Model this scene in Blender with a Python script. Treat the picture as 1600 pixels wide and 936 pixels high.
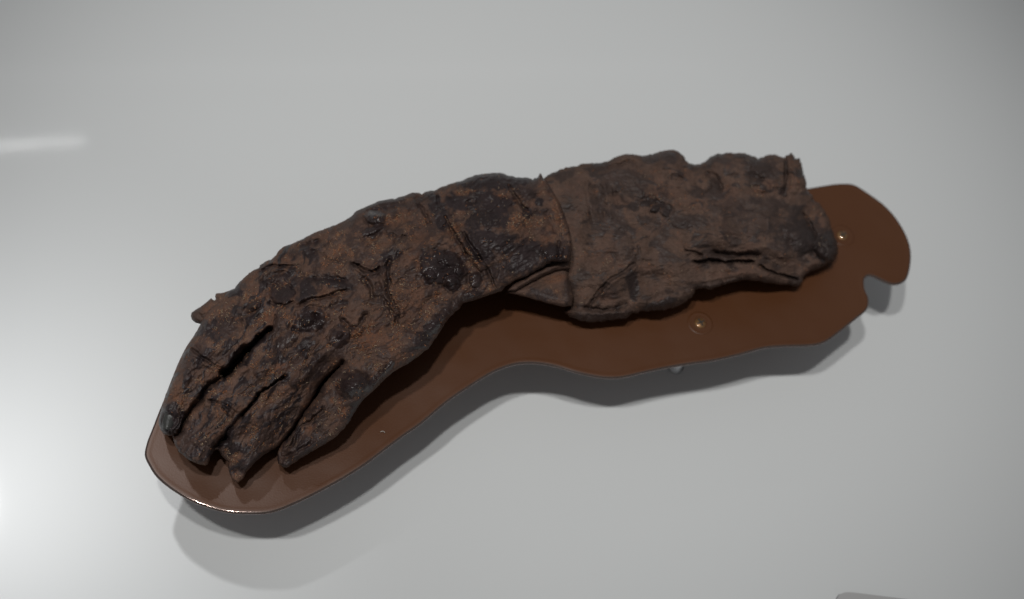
import bpy, bmesh, math, random
import numpy as np
from mathutils import Matrix, Vector

random.seed(7)
rng = np.random.default_rng(11)
S = bpy.context.scene
for o in list(bpy.data.objects):
    bpy.data.objects.remove(o, do_unlink=True)
COL = S.collection

# ------------------------------------------------------------------ camera
FPX = 2222.0                      # focal length in photo pixels (50 mm on 36 mm, 1600 wide)
GAP = 0.050                       # height of the mount plate above the display surface
HC = 0.676                        # camera height above the display surface
n_c = np.array([423.0, 1283.0, 2222.0]); n_c /= np.linalg.norm(n_c)
ex_c = np.array([1.0, 0, 0]) - n_c * n_c[0]; ex_c /= np.linalg.norm(ex_c)
ey_c = np.cross(n_c, ex_c)
M = np.array([ex_c, ey_c, n_c])   # camera axes -> world axes
cam_d = bpy.data.cameras.new('camera'); cam = bpy.data.objects.new('camera', cam_d); COL.objects.link(cam)
cam_d.lens = 50; cam_d.sensor_width = 36; cam_d.sensor_fit = 'HORIZONTAL'
cam_d.clip_start = 0.01; cam_d.clip_end = 50
mw = Matrix(M.tolist()).to_4x4(); mw.translation = Vector((0, 0, HC)); cam.matrix_world = mw
S.camera = cam
S.render.resolution_x = 1024; S.render.resolution_y = 599
cam_d.dof.use_dof = True; cam_d.dof.aperture_fstop = 6.0; cam_d.dof.focus_distance = 0.655


def place(u, v, z):
    """photo direction (u, v) met with the horizontal plane at height z (metres) -> world x, y, z arrays"""
    u = np.asarray(u, float); v = np.asarray(v, float); z = np.asarray(z, float) + 0 * u
    d = np.stack([u - 800.0, -(v - 468.0), np.full_like(u, -FPX)], -1) @ M.T
    t = (z - HC) / d[..., 2]
    return np.stack([d[..., 0] * t, d[..., 1] * t, z], -1)


def pt(u, v, z):
    return Vector(place(np.array(u), np.array(v), np.array(z)).tolist())


# ------------------------------------------------------------------ light
S.view_settings.view_transform = 'Standard'; S.view_settings.look = 'None'
S.view_settings.gamma = 1.0; S.view_settings.exposure = 0.0
S.view_settings.use_curve_mapping = False
w = bpy.data.worlds.new('World'); S.world = w; w.use_nodes = True
bg = w.node_tree.nodes['Background']
bg.inputs['Color'].default_value = (0.98, 0.98, 1.0, 1); bg.inputs['Strength'].default_value = 0.15


def aim(o, target):
    d = Vector(target) - o.location
    o.rotation_euler = d.to_track_quat('-Z', 'Y').to_euler()


def lamp_dir(p, s):
    P = pt(p[0], p[1], GAP); Q = pt(s[0], s[1], 0.0)
    return P, (P - Q).normalized()


def spot(name, p, s, dist, power, radius, target, size, col):
    P, L = lamp_dir(p, s)
    d = bpy.data.lights.new(name, 'SPOT'); o = bpy.data.objects.new(name, d); COL.objects.link(o)
    o.location = P + L * dist
    d.energy = power; d.shadow_soft_size = radius; d.spot_size = math.radians(size); d.spot_blend = 1.0
    d.color = col; aim(o, target)
    return o


POOL = pt(850, 340, 0)
spot('case_spotlight', (1000, 560), (1010, 606), 2.6, 79, 0.045, POOL, 20.5, (1, 0.985, 0.96))
spot('case_spotlight', (1000, 560), (985, 606), 2.6, 79, 0.045, POOL, 20.5, (1, 0.985, 0.96))


def mirror_lamp(name, u, v, dist, sx, sy, power, roll=0, col=(1, 1, 1), shape='ELLIPSE', spread=180):
    """a small lamp of the case whose reflection lies at (u, v) on the glossy display surface"""
    P = pt(u, v, 0); d = (P - Vector((0, 0, HC))).normalized(); r = Vector((d.x, d.y, -d.z))
    a = bpy.data.lights.new(name, 'AREA'); a.shape = shape; a.size = sx; a.size_y = sy; a.energy = power; a.color = col; a.spread = math.radians(spread)
    o = bpy.data.objects.new(name, a); COL.objects.link(o); o.location = P + r * dist
    q = (-r).to_track_quat('-Z', 'Y'); o.rotation_euler = (q.to_matrix().to_4x4() @ Matrix.Rotation(roll, 4, 'Z')).to_euler()
    return o


P0 = pt(-90, 790, 0); d0 = (P0 - Vector((0, 0, HC))).normalized()  # spot added to imitate the soft glare at the lower left
sd_ = bpy.data.lights.new('corner_glare_spot', 'SPOT'); so_ = bpy.data.objects.new('corner_glare_spot', sd_); COL.objects.link(so_)
so_.location = P0 + Vector((d0.x, d0.y, -d0.z)) * 3.0; sd_.energy = 260; sd_.shadow_soft_size = 0.10; sd_.spot_size = math.radians(5.4); sd_.spot_blend = 1.0
aim(so_, pt(-45, 790, 0))
mirror_lamp('case_strip_light', -15, 230, 1.0, 0.22, 0.0052, 0.010, roll=-0.125, shape='RECTANGLE', spread=26)

mirror_lamp('case_strip_light', 380, 112, 1.0, 1.25, 0.022, 0.03, roll=0.04, shape='RECTANGLE', spread=70)

# ------------------------------------------------------------------ helpers: noise, polygons, fields


def _hash(ix, iy, seed):
    h = (ix.astype(np.int64) * 374761393 + iy.astype(np.int64) * 668265263 + seed * 974634777) & 0xffffffff
    h = ((h ^ (h >> 13)) * 1274126177) & 0xffffffff
    return h ^ (h >> 16)


def gnoise(x, y, seed=0):
    ix = np.floor(x); iy = np.floor(y); fx = x - ix; fy = y - iy
    ix = ix.astype(np.int64); iy = iy.astype(np.int64)
    sx = fx * fx * fx * (fx * (fx * 6 - 15) + 10); sy = fy * fy * fy * (fy * (fy * 6 - 15) + 10)
    r = []
    for dy in (0, 1):
        for dx in (0, 1):
            a = _hash(ix + dx, iy + dy, seed) / 4294967296.0 * 2 * math.pi
            r.append(np.cos(a) * (fx - dx) + np.sin(a) * (fy - dy))
    a = r[0] + sx * (r[1] - r[0]); b = r[2] + sx * (r[3] - r[2])
    return 1.5 * (a + sy * (b - a))


def fbm(x, y, octv=4, seed=0, gain=0.5, lac=2.03):
    s = 0; a = 1.0
    for k in range(octv):
        s = s + a * gnoise(x, y, seed + 17 * k); x = x * lac + 5.3; y = y * lac - 3.1; a *= gain
    return s


def ridged(x, y, octv=4, seed=0, gain=0.5, lac=2.03):
    s = 0; a = 1.0
    for k in range(octv):
        s = s + a * (1 - 2.2 * np.abs(gnoise(x, y, seed + 31 * k))); x = x * lac + 1.3; y = y * lac - 7.1; a *= gain
    return s


def smooth(a, b, x):
    t = np.clip((x - a) / (b - a), 0, 1); return t * t * (3 - 2 * t)


def poly_sd(U, V, P):
    """signed distance (positive inside) and closest point on a closed polygon"""
    P = np.asarray(P, float); n = len(P)
    best = np.full(U.shape, 1e9); cx = np.zeros(U.shape); cy = np.zeros(U.shape); ins = np.zeros(U.shape, bool)
    for i in range(n):
        ax, ay = P[i]; bx, by = P[(i + 1) % n]; dx, dy = bx - ax, by - ay
        L = dx * dx + dy * dy + 1e-12
        t = np.clip(((U - ax) * dx + (V - ay) * dy) / L, 0, 1)
        qx = ax + t * dx; qy = ay + t * dy; d = (U - qx) ** 2 + (V - qy) ** 2
        m = d < best; best = np.where(m, d, best); cx = np.where(m, qx, cx); cy = np.where(m, qy, cy)
        if dy != 0:
            c = ((ay > V) != (by > V)) & (U < dx * (V - ay) / dy + ax); ins ^= c
    d = np.sqrt(best)
    return np.where(ins, d, -d), cx, cy


def line_d(U, V, pts):
    """distance, signed side distance and parameter 0..1 along an open polyline"""
    P = np.asarray(pts, float); seg = np.hypot(*np.diff(P, axis=0).T); tot = seg.sum(); acc = 0
    best = np.full(U.shape, 1e9); par = np.zeros(U.shape); side = np.zeros(U.shape)
    for i in range(len(P) - 1):
        ax, ay = P[i]; dx, dy = P[i + 1] - P[i]; L = dx * dx + dy * dy + 1e-12
        t = np.clip(((U - ax) * dx + (V - ay) * dy) / L, 0, 1)
        d = np.hypot(U - ax - t * dx, V - ay - t * dy); s = ((U - ax) * dy - (V - ay) * dx) / math.sqrt(L)
        m = d < best; best = np.where(m, d, best); par = np.where(m, (acc + t * seg[i]) / tot, par); side = np.where(m, s, side)
        acc += seg[i]
    return best, side, par


def rbf(U, V, ctrl, sigma):
    C = np.asarray(ctrl, float); W = 0; acc = [0] * (C.shape[1] - 2)
    for c in C:
        w_ = np.exp(-((U - c[0]) ** 2 + (V - c[1]) ** 2) / (2 * sigma * sigma)) + 1e-9; W = W + w_
        for k in range(len(acc)): acc[k] = acc[k] + w_ * c[2 + k]
    return [a / W for a in acc]


def catmull(P, closed=True, per=3):
    P = np.asarray(P, float); n = len(P); out = []
    for i in range(n if closed else n - 1):
        g = (lambda k: P[k % n]) if closed else (lambda k: P[min(max(k, 0), n - 1)])
        a, b, c, d = g(i - 1), g(i), g(i + 1), g(i + 2)
        for t in np.linspace(0, 1, per, endpoint=False):
            out.append(0.5 * ((2 * b) + (c - a) * t + (2 * a - 5 * b + 4 * c - d) * t * t + (-a + 3 * b - 3 * c + d) * t ** 3))
    return np.array(out)


def rough_outline(P, amp=0.5, step=2.0, seed=1):
    """densify a traced outline and give it the small torn irregularity of leather"""
    P = np.asarray(P, float); out = []
    for i in range(len(P)):
        a = P[i]; b = P[(i + 1) % len(P)]; n = max(1, int(np.hypot(*(b - a)) / step))
        for k in range(n): out.append(a + (b - a) * k / n)
    out = np.array(out)
    out[:, 0] += amp * fbm(out[:, 0] * .11, out[:, 1] * .11, 3, seed); out[:, 1] += amp * fbm(out[:, 0] * .11 + 40, out[:, 1] * .11, 3, seed + 5)
    out[:, 0] += 0.6 * amp * gnoise(out[:, 0] * .33, out[:, 1] * .33, seed + 9); out[:, 1] += 0.6 * amp * gnoise(out[:, 0] * .33 + 9, out[:, 1] * .33, seed + 10)
    return out


# ------------------------------------------------------------------ materials
def newmat(name):
    m = bpy.data.materials.new(name); m.use_nodes = True; nt = m.node_tree
    return m, nt, nt.nodes['Principled BSDF']


def N(nt, typ, **kw):
    n = nt.nodes.new(typ)
    for k, v in kw.items(): setattr(n, k, v)
    return n


def mixc(nt, fac, a, b, blend='MIX'):
    n = nt.nodes.new('ShaderNodeMix'); n.data_type = 'RGBA'; n.blend_type = blend; n.clamp_result = False
    for sock, v in ((n.inputs[0], fac), (n.inputs[6], a), (n.inputs[7], b)):
        if hasattr(v, 'links'): nt.links.new(v, sock)
        elif isinstance(v, (int, float)): sock.default_value = v
        else: sock.default_value = (*v, 1)
    return n.outputs[2]


def mathn(nt, op, a, b=None, c=None, clamp=False):
    n = nt.nodes.new('ShaderNodeMath'); n.operation = op; n.use_clamp = clamp
    for i, v in enumerate((a, b, c)):
        if v is None: continue
        if hasattr(v, 'links'): nt.links.new(v, n.inputs[i])
        else: n.inputs[i].default_value = v
    return n.outputs[0]


def ramp(nt, fac, lo, hi):
    n = nt.nodes.new('ShaderNodeMapRange'); n.interpolation_type = 'SMOOTHSTEP'
    nt.links.new(fac, n.inputs[0]); n.inputs[1].default_value = lo; n.inputs[2].default_value = hi
    return n.outputs[0]


def noise(nt, co, scale, detail=4, rough=0.55, dist=0.0):
    n = N(nt, 'ShaderNodeTexNoise'); nt.links.new(co, n.inputs['Vector'])
    n.inputs['Scale'].default_value = scale; n.inputs['Detail'].default_value = detail
    n.inputs['Roughness'].default_value = rough; n.inputs['Distortion'].default_value = dist
    return n.outputs['Fac']


def leather_mat(name, brown, dark, rust, tan, gloss_dark=0.36, gloss_brown=0.62):
    m, nt, p = newmat(name); co = N(nt, 'ShaderNodeTexCoord').outputs['Object']
    at = N(nt, 'ShaderNodeAttribute', attribute_name='tone'); sep = N(nt, 'ShaderNodeSeparateColor')
    nt.links.new(at.outputs['Color'], sep.inputs[0]); D, O, F = sep.outputs[0], sep.outputs[1], sep.outputs[2]
    n1 = noise(nt, co, 95, 6, 0.62, 0.6); n2 = noise(nt, co, 420, 5, 0.65, 0.9); n3 = noise(nt, co, 1500, 3, 0.6, 0.4)
    # patchy brown
    c = mixc(nt, ramp(nt, n1, 0.35, 0.68), brown, tuple(x * 1.45 for x in brown))
    c = mixc(nt, ramp(nt, n2, 0.35, 0.72), mixc(nt, 0.5, c, tuple(x * 0.62 for x in brown)), c)
    # rust areas broken up by noise
    of = mathn(nt, 'MULTIPLY', O, ramp(nt, n2, 0.3, 0.62)); c = mixc(nt, of, c, rust)
    # dark leathery areas and painted groove shade, with a ragged border
    dsum = mathn(nt, 'ADD', D, mathn(nt, 'MULTIPLY', mathn(nt, 'SUBTRACT', n2, 0.5), 0.5))
    dsum = mathn(nt, 'ADD', dsum, mathn(nt, 'MULTIPLY', mathn(nt, 'SUBTRACT', n3, 0.5), 0.25))
    df = ramp(nt, dsum, 0.12, 0.95)
    dk = mixc(nt, ramp(nt, n1, 0.4, 0.65), dark, tuple(x * 1.5 for x in dark))
    c = mixc(nt, mathn(nt, 'MULTIPLY', df, 0.93), c, dk)
    # short fibres: stretched noise in two directions
    fib = None
    for k, (ang, sc) in enumerate(((0.7, (2600, 330, 900)), (-0.5, (2300, 300, 900)), (1.9, (2500, 350, 900)))):
        mp = N(nt, 'ShaderNodeMapping'); mp.inputs['Rotation'].default_value = (0.2 * k, 0.1, ang); mp.inputs['Scale'].default_value = tuple(x / 1000 for x in sc)
        nt.links.new(co, mp.inputs[0]); f = ramp(nt, noise(nt, mp.outputs[0], 1000, 2, 0.5, 0.25), 0.62, 0.76)
        fib = f if fib is None else mathn(nt, 'MAXIMUM', fib, f)
    ff = mathn(nt, 'MULTIPLY', fib, mathn(nt, 'MULTIPLY', F, mathn(nt, 'SUBTRACT', 1.0, mathn(nt, 'MULTIPLY', df, 0.8))), clamp=True)
    c = mixc(nt, mathn(nt, 'MULTIPLY', ff, 0.8), c, tan)
    nt.links.new(c, p.inputs['Base Color'])
    r = mathn(nt, 'ADD', mathn(nt, 'MULTIPLY', df, 0.46 - gloss_brown), gloss_brown)
    r = mathn(nt, 'ADD', r, mathn(nt, 'MULTIPLY', mathn(nt, 'MULTIPLY', at.outputs['Alpha'], df), gloss_dark - 0.46))
    r = mathn(nt, 'ADD', r, mathn(nt, 'MULTIPLY', mathn(nt, 'SUBTRACT', n2, 0.5), 0.35), clamp=True)
    nt.links.new(r, p.inputs['Roughness'])
    nt.links.new(mathn(nt, 'ADD', mathn(nt, 'MULTIPLY', df, 0.20), 0.13), p.inputs['Specular IOR Level'])
    b1 = N(nt, 'ShaderNodeBump'); nt.links.new(mathn(nt, 'SUBTRACT', 0.36, mathn(nt, 'MULTIPLY', df, 0.26)), b1.inputs['Strength']); b1.inputs['Distance'].default_value = 0.0016
    nt.links.new(n2, b1.inputs['Height'])
    b2 = N(nt, 'ShaderNodeBump'); nt.links.new(mathn(nt, 'SUBTRACT', 0.6, mathn(nt, 'MULTIPLY', df, 0.38)), b2.inputs['Strength']); b2.inputs['Distance'].default_value = 0.0005
    nt.links.new(mathn(nt, 'ADD', n3, mathn(nt, 'MULTIPLY', fib, 0.6)), b2.inputs['Height']); nt.links.new(b1.outputs[0], b2.inputs['Normal'])
    nt.links.new(b2.outputs[0], p.inputs['Normal'])
    return m


M_HAND = leather_mat('peat tanned skin', (0.092, 0.056, 0.043), (0.0155, 0.0105, 0.0115), (0.160, 0.068, 0.036), (0.34, 0.20, 0.11), 0.25, 0.62)
M_FORE = leather_mat('dull tanned skin', (0.098, 0.062, 0.048), (0.0215, 0.0155, 0.0150), (0.125, 0.062, 0.042), (0.25, 0.15, 0.10), 0.5, 0.72)

m, nt, p = newmat('white lacquered surface'); M_TABLE = m
co = N(nt, 'ShaderNodeTexCoord').outputs['Object']
nn = noise(nt, co, 2.5, 3, 0.5); nf = noise(nt, co, 900, 2, 0.5)
nt.links.new(mixc(nt, nn, (0.645, 0.668, 0.675), (0.685, 0.700, 0.700)), p.inputs['Base Color'])
p.inputs['Roughness'].default_value = 0.32; p.inputs['Specular IOR Level'].default_value = 0.14; p.inputs['IOR'].default_value = 1.5
p.inputs['Coat Weight'].default_value = 0.07; p.inputs['Coat Roughness'].default_value = 0.06
b = N(nt, 'ShaderNodeBump'); b.inputs['Strength'].default_value = 0.05; b.inputs['Distance'].default_value = 0.0003
nt.links.new(nf, b.inputs['Height']); nt.links.new(b.outputs[0], p.inputs['Normal'])

m, nt, p = newmat('brown painted metal'); M_PLATE = m
co = N(nt, 'ShaderNodeTexCoord').outputs['Object']
n1 = noise(nt, co, 12, 4, 0.5); n2 = noise(nt, co, 1400, 2, 0.6); n3 = noise(nt, co, 22, 2, 0.4)
nt.links.new(mixc(nt, n1, (0.073, 0.0215, 0.0024), (0.086, 0.0265, 0.0038)), p.inputs['Base Color'])
nt.links.new(mathn(nt, 'ADD', mathn(nt, 'MULTIPLY', n1, 0.10), 0.42), p.inputs['Roughness'])
p.inputs['Specular IOR Level'].default_value = 0.6
b = N(nt, 'ShaderNodeBump'); b.inputs['Strength'].default_value = 0.12; b.inputs['Distance'].default_value = 0.0004; nt.links.new(n2, b.inputs['Height'])
b2 = N(nt, 'ShaderNodeBump'); b2.inputs['Strength'].default_value = 0.35; b2.inputs['Distance'].default_value = 0.006; nt.links.new(n3, b2.inputs['Height'])
nt.links.new(b.outputs[0], b2.inputs['Normal']); nt.links.new(b2.outputs[0], p.inputs['Normal'])

m, nt, p = newmat('bare polished edge'); M_EDGE = m
co = N(nt, 'ShaderNodeTexCoord').outputs['Object']; n1 = noise(nt, co, 600, 3, 0.6)
nt.links.new(mixc(nt, n1, (0.12, 0.085, 0.072), (0.22, 0.17, 0.155)), p.inputs['Base Color'])
p.inputs['Metallic'].default_value = 0.8; p.inputs['Roughness'].default_value = 0.13
b = N(nt, 'ShaderNodeBump'); b.inputs['Strength'].default_value = 0.12; b.inputs['Distance'].default_value = 0.0001; nt.links.new(n1, b.inputs['Height']); nt.links.new(b.outputs[0], p.inputs['Normal'])

m, nt, p = newmat('steel'); M_STEEL = m
p.inputs['Base Color'].default_value = (0.42, 0.42, 0.43, 1); p.inputs['Metallic'].default_value = 1; p.inputs['Roughness'].default_value = 0.25
m, nt, p = newmat('screw paint'); M_SCREW = m
p.inputs['Base Color'].default_value = (0.24, 0.125, 0.05, 1); p.inputs['Roughness'].default_value = 0.4; p.inputs['Metallic'].default_value = 0.5; p.inputs['Coat Weight'].default_value = 0.5
m, nt, p = newmat('dark nail'); M_NAIL = m
co = N(nt, 'ShaderNodeTexCoord').outputs['Object']; n1 = noise(nt, co, 300, 4, 0.6, 0.5)
nt.links.new(mixc(nt, n1, (0.018, 0.018, 0.017), (0.040, 0.040, 0.036)), p.inputs['Base Color']); p.inputs['Roughness'].default_value = 0.42
b = N(nt, 'ShaderNodeBump'); b.inputs['Strength'].default_value = 0.6; b.inputs['Distance'].default_value = 0.001; nt.links.new(n1, b.inputs['Height']); nt.links.new(b.outputs[0], p.inputs['Normal'])
m, nt, p = newmat('pale fibre'); M_FIB = m
oi = N(nt, 'ShaderNodeAttribute', attribute_name='tone')
nt.links.new(oi.outputs['Color'], p.inputs['Base Color']); p.inputs['Roughness'].default_value = 0.55
m, nt, p = newmat('white lint'); M_LINT = m
p.inputs['Base Color'].default_value = (0.6, 0.55, 0.5, 1); p.inputs['Roughness'].default_value = 0.7
m, nt, p = newmat('grey card'); M_SLAB = m
p.inputs['Base Color'].default_value = (0.42, 0.42, 0.42, 1); p.inputs['Roughness'].default_value = 0.6


# ------------------------------------------------------------------ object helpers
def link_mesh(name, verts, faces, mats, parent=None, smooth_=True):
    me = bpy.data.meshes.new(name); me.from_pydata(verts, [], faces)
    for mm in (mats if isinstance(mats, (list, tuple)) else [mats]): me.materials.append(mm)
    if smooth_: me.polygons.foreach_set('use_smooth', [True] * len(me.polygons))
    me.update(); o = bpy.data.objects.new(name, me); COL.objects.link(o)
    if parent: o.parent = parent; o.matrix_parent_inverse = Matrix.Translation(-parent.location)
    return o


def empty(name, loc, label, cat):
    o = bpy.data.objects.new(name, None); COL.objects.link(o); o.location = loc; o.empty_display_size = 0.02
    o['label'] = label; o['category'] = cat
    return o


def lathe(prof, centre, seg=32, mats=None, name='x', parent=None):
    vs = []; fs = []
    for r, z in prof:
        for k in range(seg):
            a = 2 * math.pi * k / seg; vs.append((centre[0] + r * math.cos(a), centre[1] + r * math.sin(a), centre[2] + z))
    for i in range(len(prof) - 1):
        for k in range(seg):
            a = i * seg + k; b_ = i * seg + (k + 1) % seg; fs.append((a, b_, b_ + seg, a + seg))
    fs.append(tuple(range(seg))[::-1]); fs.append(tuple(range((len(prof) - 1) * seg, len(prof) * seg)))
    return link_mesh(name, vs, fs, mats, parent)


# ------------------------------------------------------------------ setting
sz = 2.5
NG = 2
link_mesh('display_surface', [(-sz, -sz, 0), (sz, -sz, 0), (sz, sz, 0), (-sz, sz, 0)], [(0, 1, 2, 3)], M_TABLE, smooth_=False)['kind'] = 'structure'

# ------------------------------------------------------------------ mount plate
PL = [(226, 710), (230, 689.5), (238, 669), (248, 643), (254, 629), (260, 613), (268, 592), (279, 565), (290, 543), (303, 524), (325, 500), (360, 475), (405, 450),
      (470, 415), (540, 385), (620, 350), (700, 325), (780, 315), (860, 318), (960, 300), (1060, 290), (1160, 297), (1230, 298), (1260, 294), (1284, 290),
      (1305, 286.8), (1320, 286.2), (1330.5, 286.8), (1339.5, 290), (1350, 296.5), (1365, 306.7), (1380, 318), (1395, 333), (1407, 349.5), (1416, 366), (1422, 382.5),
      (1424, 400), (1422, 420), (1416.5, 436), (1406, 443), (1393.5, 444), (1380, 439), (1365, 432), (1356, 431), (1351, 437), (1352, 451), (1357, 463), (1358, 474),
      (1353, 485.5), (1337.7, 498), (1318.5, 513.5), (1299, 528.5), (1284, 536.5), (1264.6, 540), (1218.5, 541.5), (1191.5, 544.5), (1153, 555), (1114.6, 563.5),
      (1076, 569), (1037.7, 575.5), (1003, 583), (980, 588.5), (960, 591), (935, 589.5), (900, 582), (870, 573), (840, 568), (815, 568), (795, 572), (770, 582),
      (740, 600), (700, 627), (660, 660.5), (630, 681.5), (600, 704), (570, 726.5), (535, 748.5), (490, 773), (456, 789), (436, 797), (418, 801.5), (395.5, 802.5),
      (355, 800.5), (319, 790.5), (294, 780), (265, 762), (244.7, 744.5), (233, 727)]
mount = empty('mount_plate', pt(830, 560, 0), 'brown contoured mount plate on hidden legs carrying the whole dark preserved arm', 'mount plate')


def build_plate():
    P = catmull(PL, True, 4); TH = 0.0014
    W = place(P[:, 0], P[:, 1], GAP)[:, :2]; n = len(W)
    if np.sum(W[:, 0] * np.roll(W[:, 1], -1) - np.roll(W[:, 0], -1) * W[:, 1]) < 0: W = W[::-1]
    T = np.roll(W, -1, 0) - np.roll(W, 1, 0); T /= np.linalg.norm(T, axis=1)[:, None]; Nn = np.stack([-T[:, 1], T[:, 0]], -1)  # inward
    for _ in range(3): Nn = (np.roll(Nn, 1, 0) + Nn + np.roll(Nn, -1, 0)); Nn /= np.linalg.norm(Nn, axis=1)[:, None]
    prof = [(0.0003, -TH), (0.0, -TH * 0.85), (0.0, -0.0007), (0.0001, -0.0005), (0.0003, -0.0003), (0.0005, -0.00016), (0.0009, -0.00004), (0.0014, 0.00001), (0.0022, 0.00001), (0.0028, -0.00006), (0.0036, -0.00008), (0.0048, -0.00008)]
    vs = []; fs = []; mi = []
    for ins, dz in prof:
        q = W + Nn * ins
        vs += [(a, b_, GAP + dz) for a, b_ in q]
    for i in range(len(prof) - 1):
        for k in range(n):
            a = i * n + k; b_ = i * n + (k + 1) % n; fs.append((a, b_, b_ + n, a + n)); mi.append(1 if i < 6 else 0)
    fs.append(tuple(range(n))[::-1]); mi.append(0); fs.append(tuple(range((len(prof) - 1) * n, len(prof) * n))); mi.append(0)
    o = link_mesh('plate', vs, fs, [M_PLATE, M_EDGE], mount)
    me = o.data; me.polygons.foreach_set('material_index', mi)
    fl = [True] * len(fs); fl[-1] = False; fl[-2] = False; me.polygons.foreach_set('use_smooth', fl)
    bm = bmesh.new(); bm.from_mesh(me); bmesh.ops.triangulate(bm, faces=[f for f in bm.faces if len(f.verts) > 4]); bm.to_mesh(me); bm.free()


build_plate()


def screw(u, v):
    c = pt(u, v, GAP)
    # formed ring round the screw, then the head; raised dark bars paint the recess shade
    r = lathe([(0.0068, -0.0008), (0.0068, 0.00005), (0.0062, 0.00016), (0.0057, 0.00010), (0.0042, 0.00006), (0.0034, 0.00010), (0.0033, 0.00010), (0.0032, -0.0001), (0.0032, -0.0004)], c, 48, M_PLATE, 'washer', mount)
    h = lathe([(0.0031, -0.0008), (0.0031, 0.0001), (0.0026, 0.0005), (0.0016, 0.0009), (0.0008, 0.0010), (0.0001, 0.0010)], c, 28, M_SCREW, 'screw', mount)
    vs = []; fs = []
    for a in (0.5, 0.5 + math.pi / 2):
        ca, sa = math.cos(a), math.sin(a); b0 = len(vs)
        for z in (0.0003, 0.00108):
            for x, y in ((-.0021, -.0004), (.0021, -.0004), (.0021, .0004), (-.0021, .0004)):
                vs.append((c.x + x * ca - y * sa, c.y + x * sa + y * ca, c.z + z + (0.00002 if a > 1 else 0)))
        fs += [tuple(b0 + i for i in f) for f in ((0, 3, 2, 1), (4, 5, 6, 7), (0, 1, 5, 4), (1, 2, 6, 5), (2, 3, 7, 6), (3, 0, 4, 7))]
    s = link_mesh('screw_slot_shade', vs, fs, M_SLAB, None, False); s.parent = h; s.matrix_parent_inverse = h.matrix_world.inverted()
    s.data.materials.clear(); s.data.materials.append(M_NAIL)
    return c


for (u, v) in ((1094, 505), (1316, 368), (520, 640)):
    if u > 600: c = screw(u, v)
    else: c = pt(u, v, GAP)
    lathe([(0.0046, 0.0), (0.0046, 0.0010), (0.0036, 0.0016), (0.0034, GAP - 0.0022), (0.0040, GAP - 0.0016)], (c.x, c.y, 0.0), 24, M_STEEL, 'standoff', mount)

# ------------------------------------------------------------------ the arm: layered leather sheets with real thickness
RELIEF_SCALE = 1.0


def flow_noise(U, V, seed, sc, octv=4, kind='r', stretch=2.0):
    """noise stretched along the run of the limb: fingers, back of the hand, forearm"""
    out = 0; W = 0
    for cu, ang, k in ((400, 128, 0), (690, 152, 1), (1060, 178, 2)):
        wgt = np.exp(-((U - cu) / 130.0) ** 2) + 1e-4
        a = math.radians(ang); x = (U * math.cos(a) - V * -math.sin(a)); y = (-U * math.sin(a) + V * math.cos(a))
        x = U * math.cos(a) + V * math.sin(a)
        f = (ridged if kind == 'r' else fbm)(x / (sc * stretch), y / sc, octv, seed + k); out = out + wgt * f; W = W + wgt
    return out / W


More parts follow.
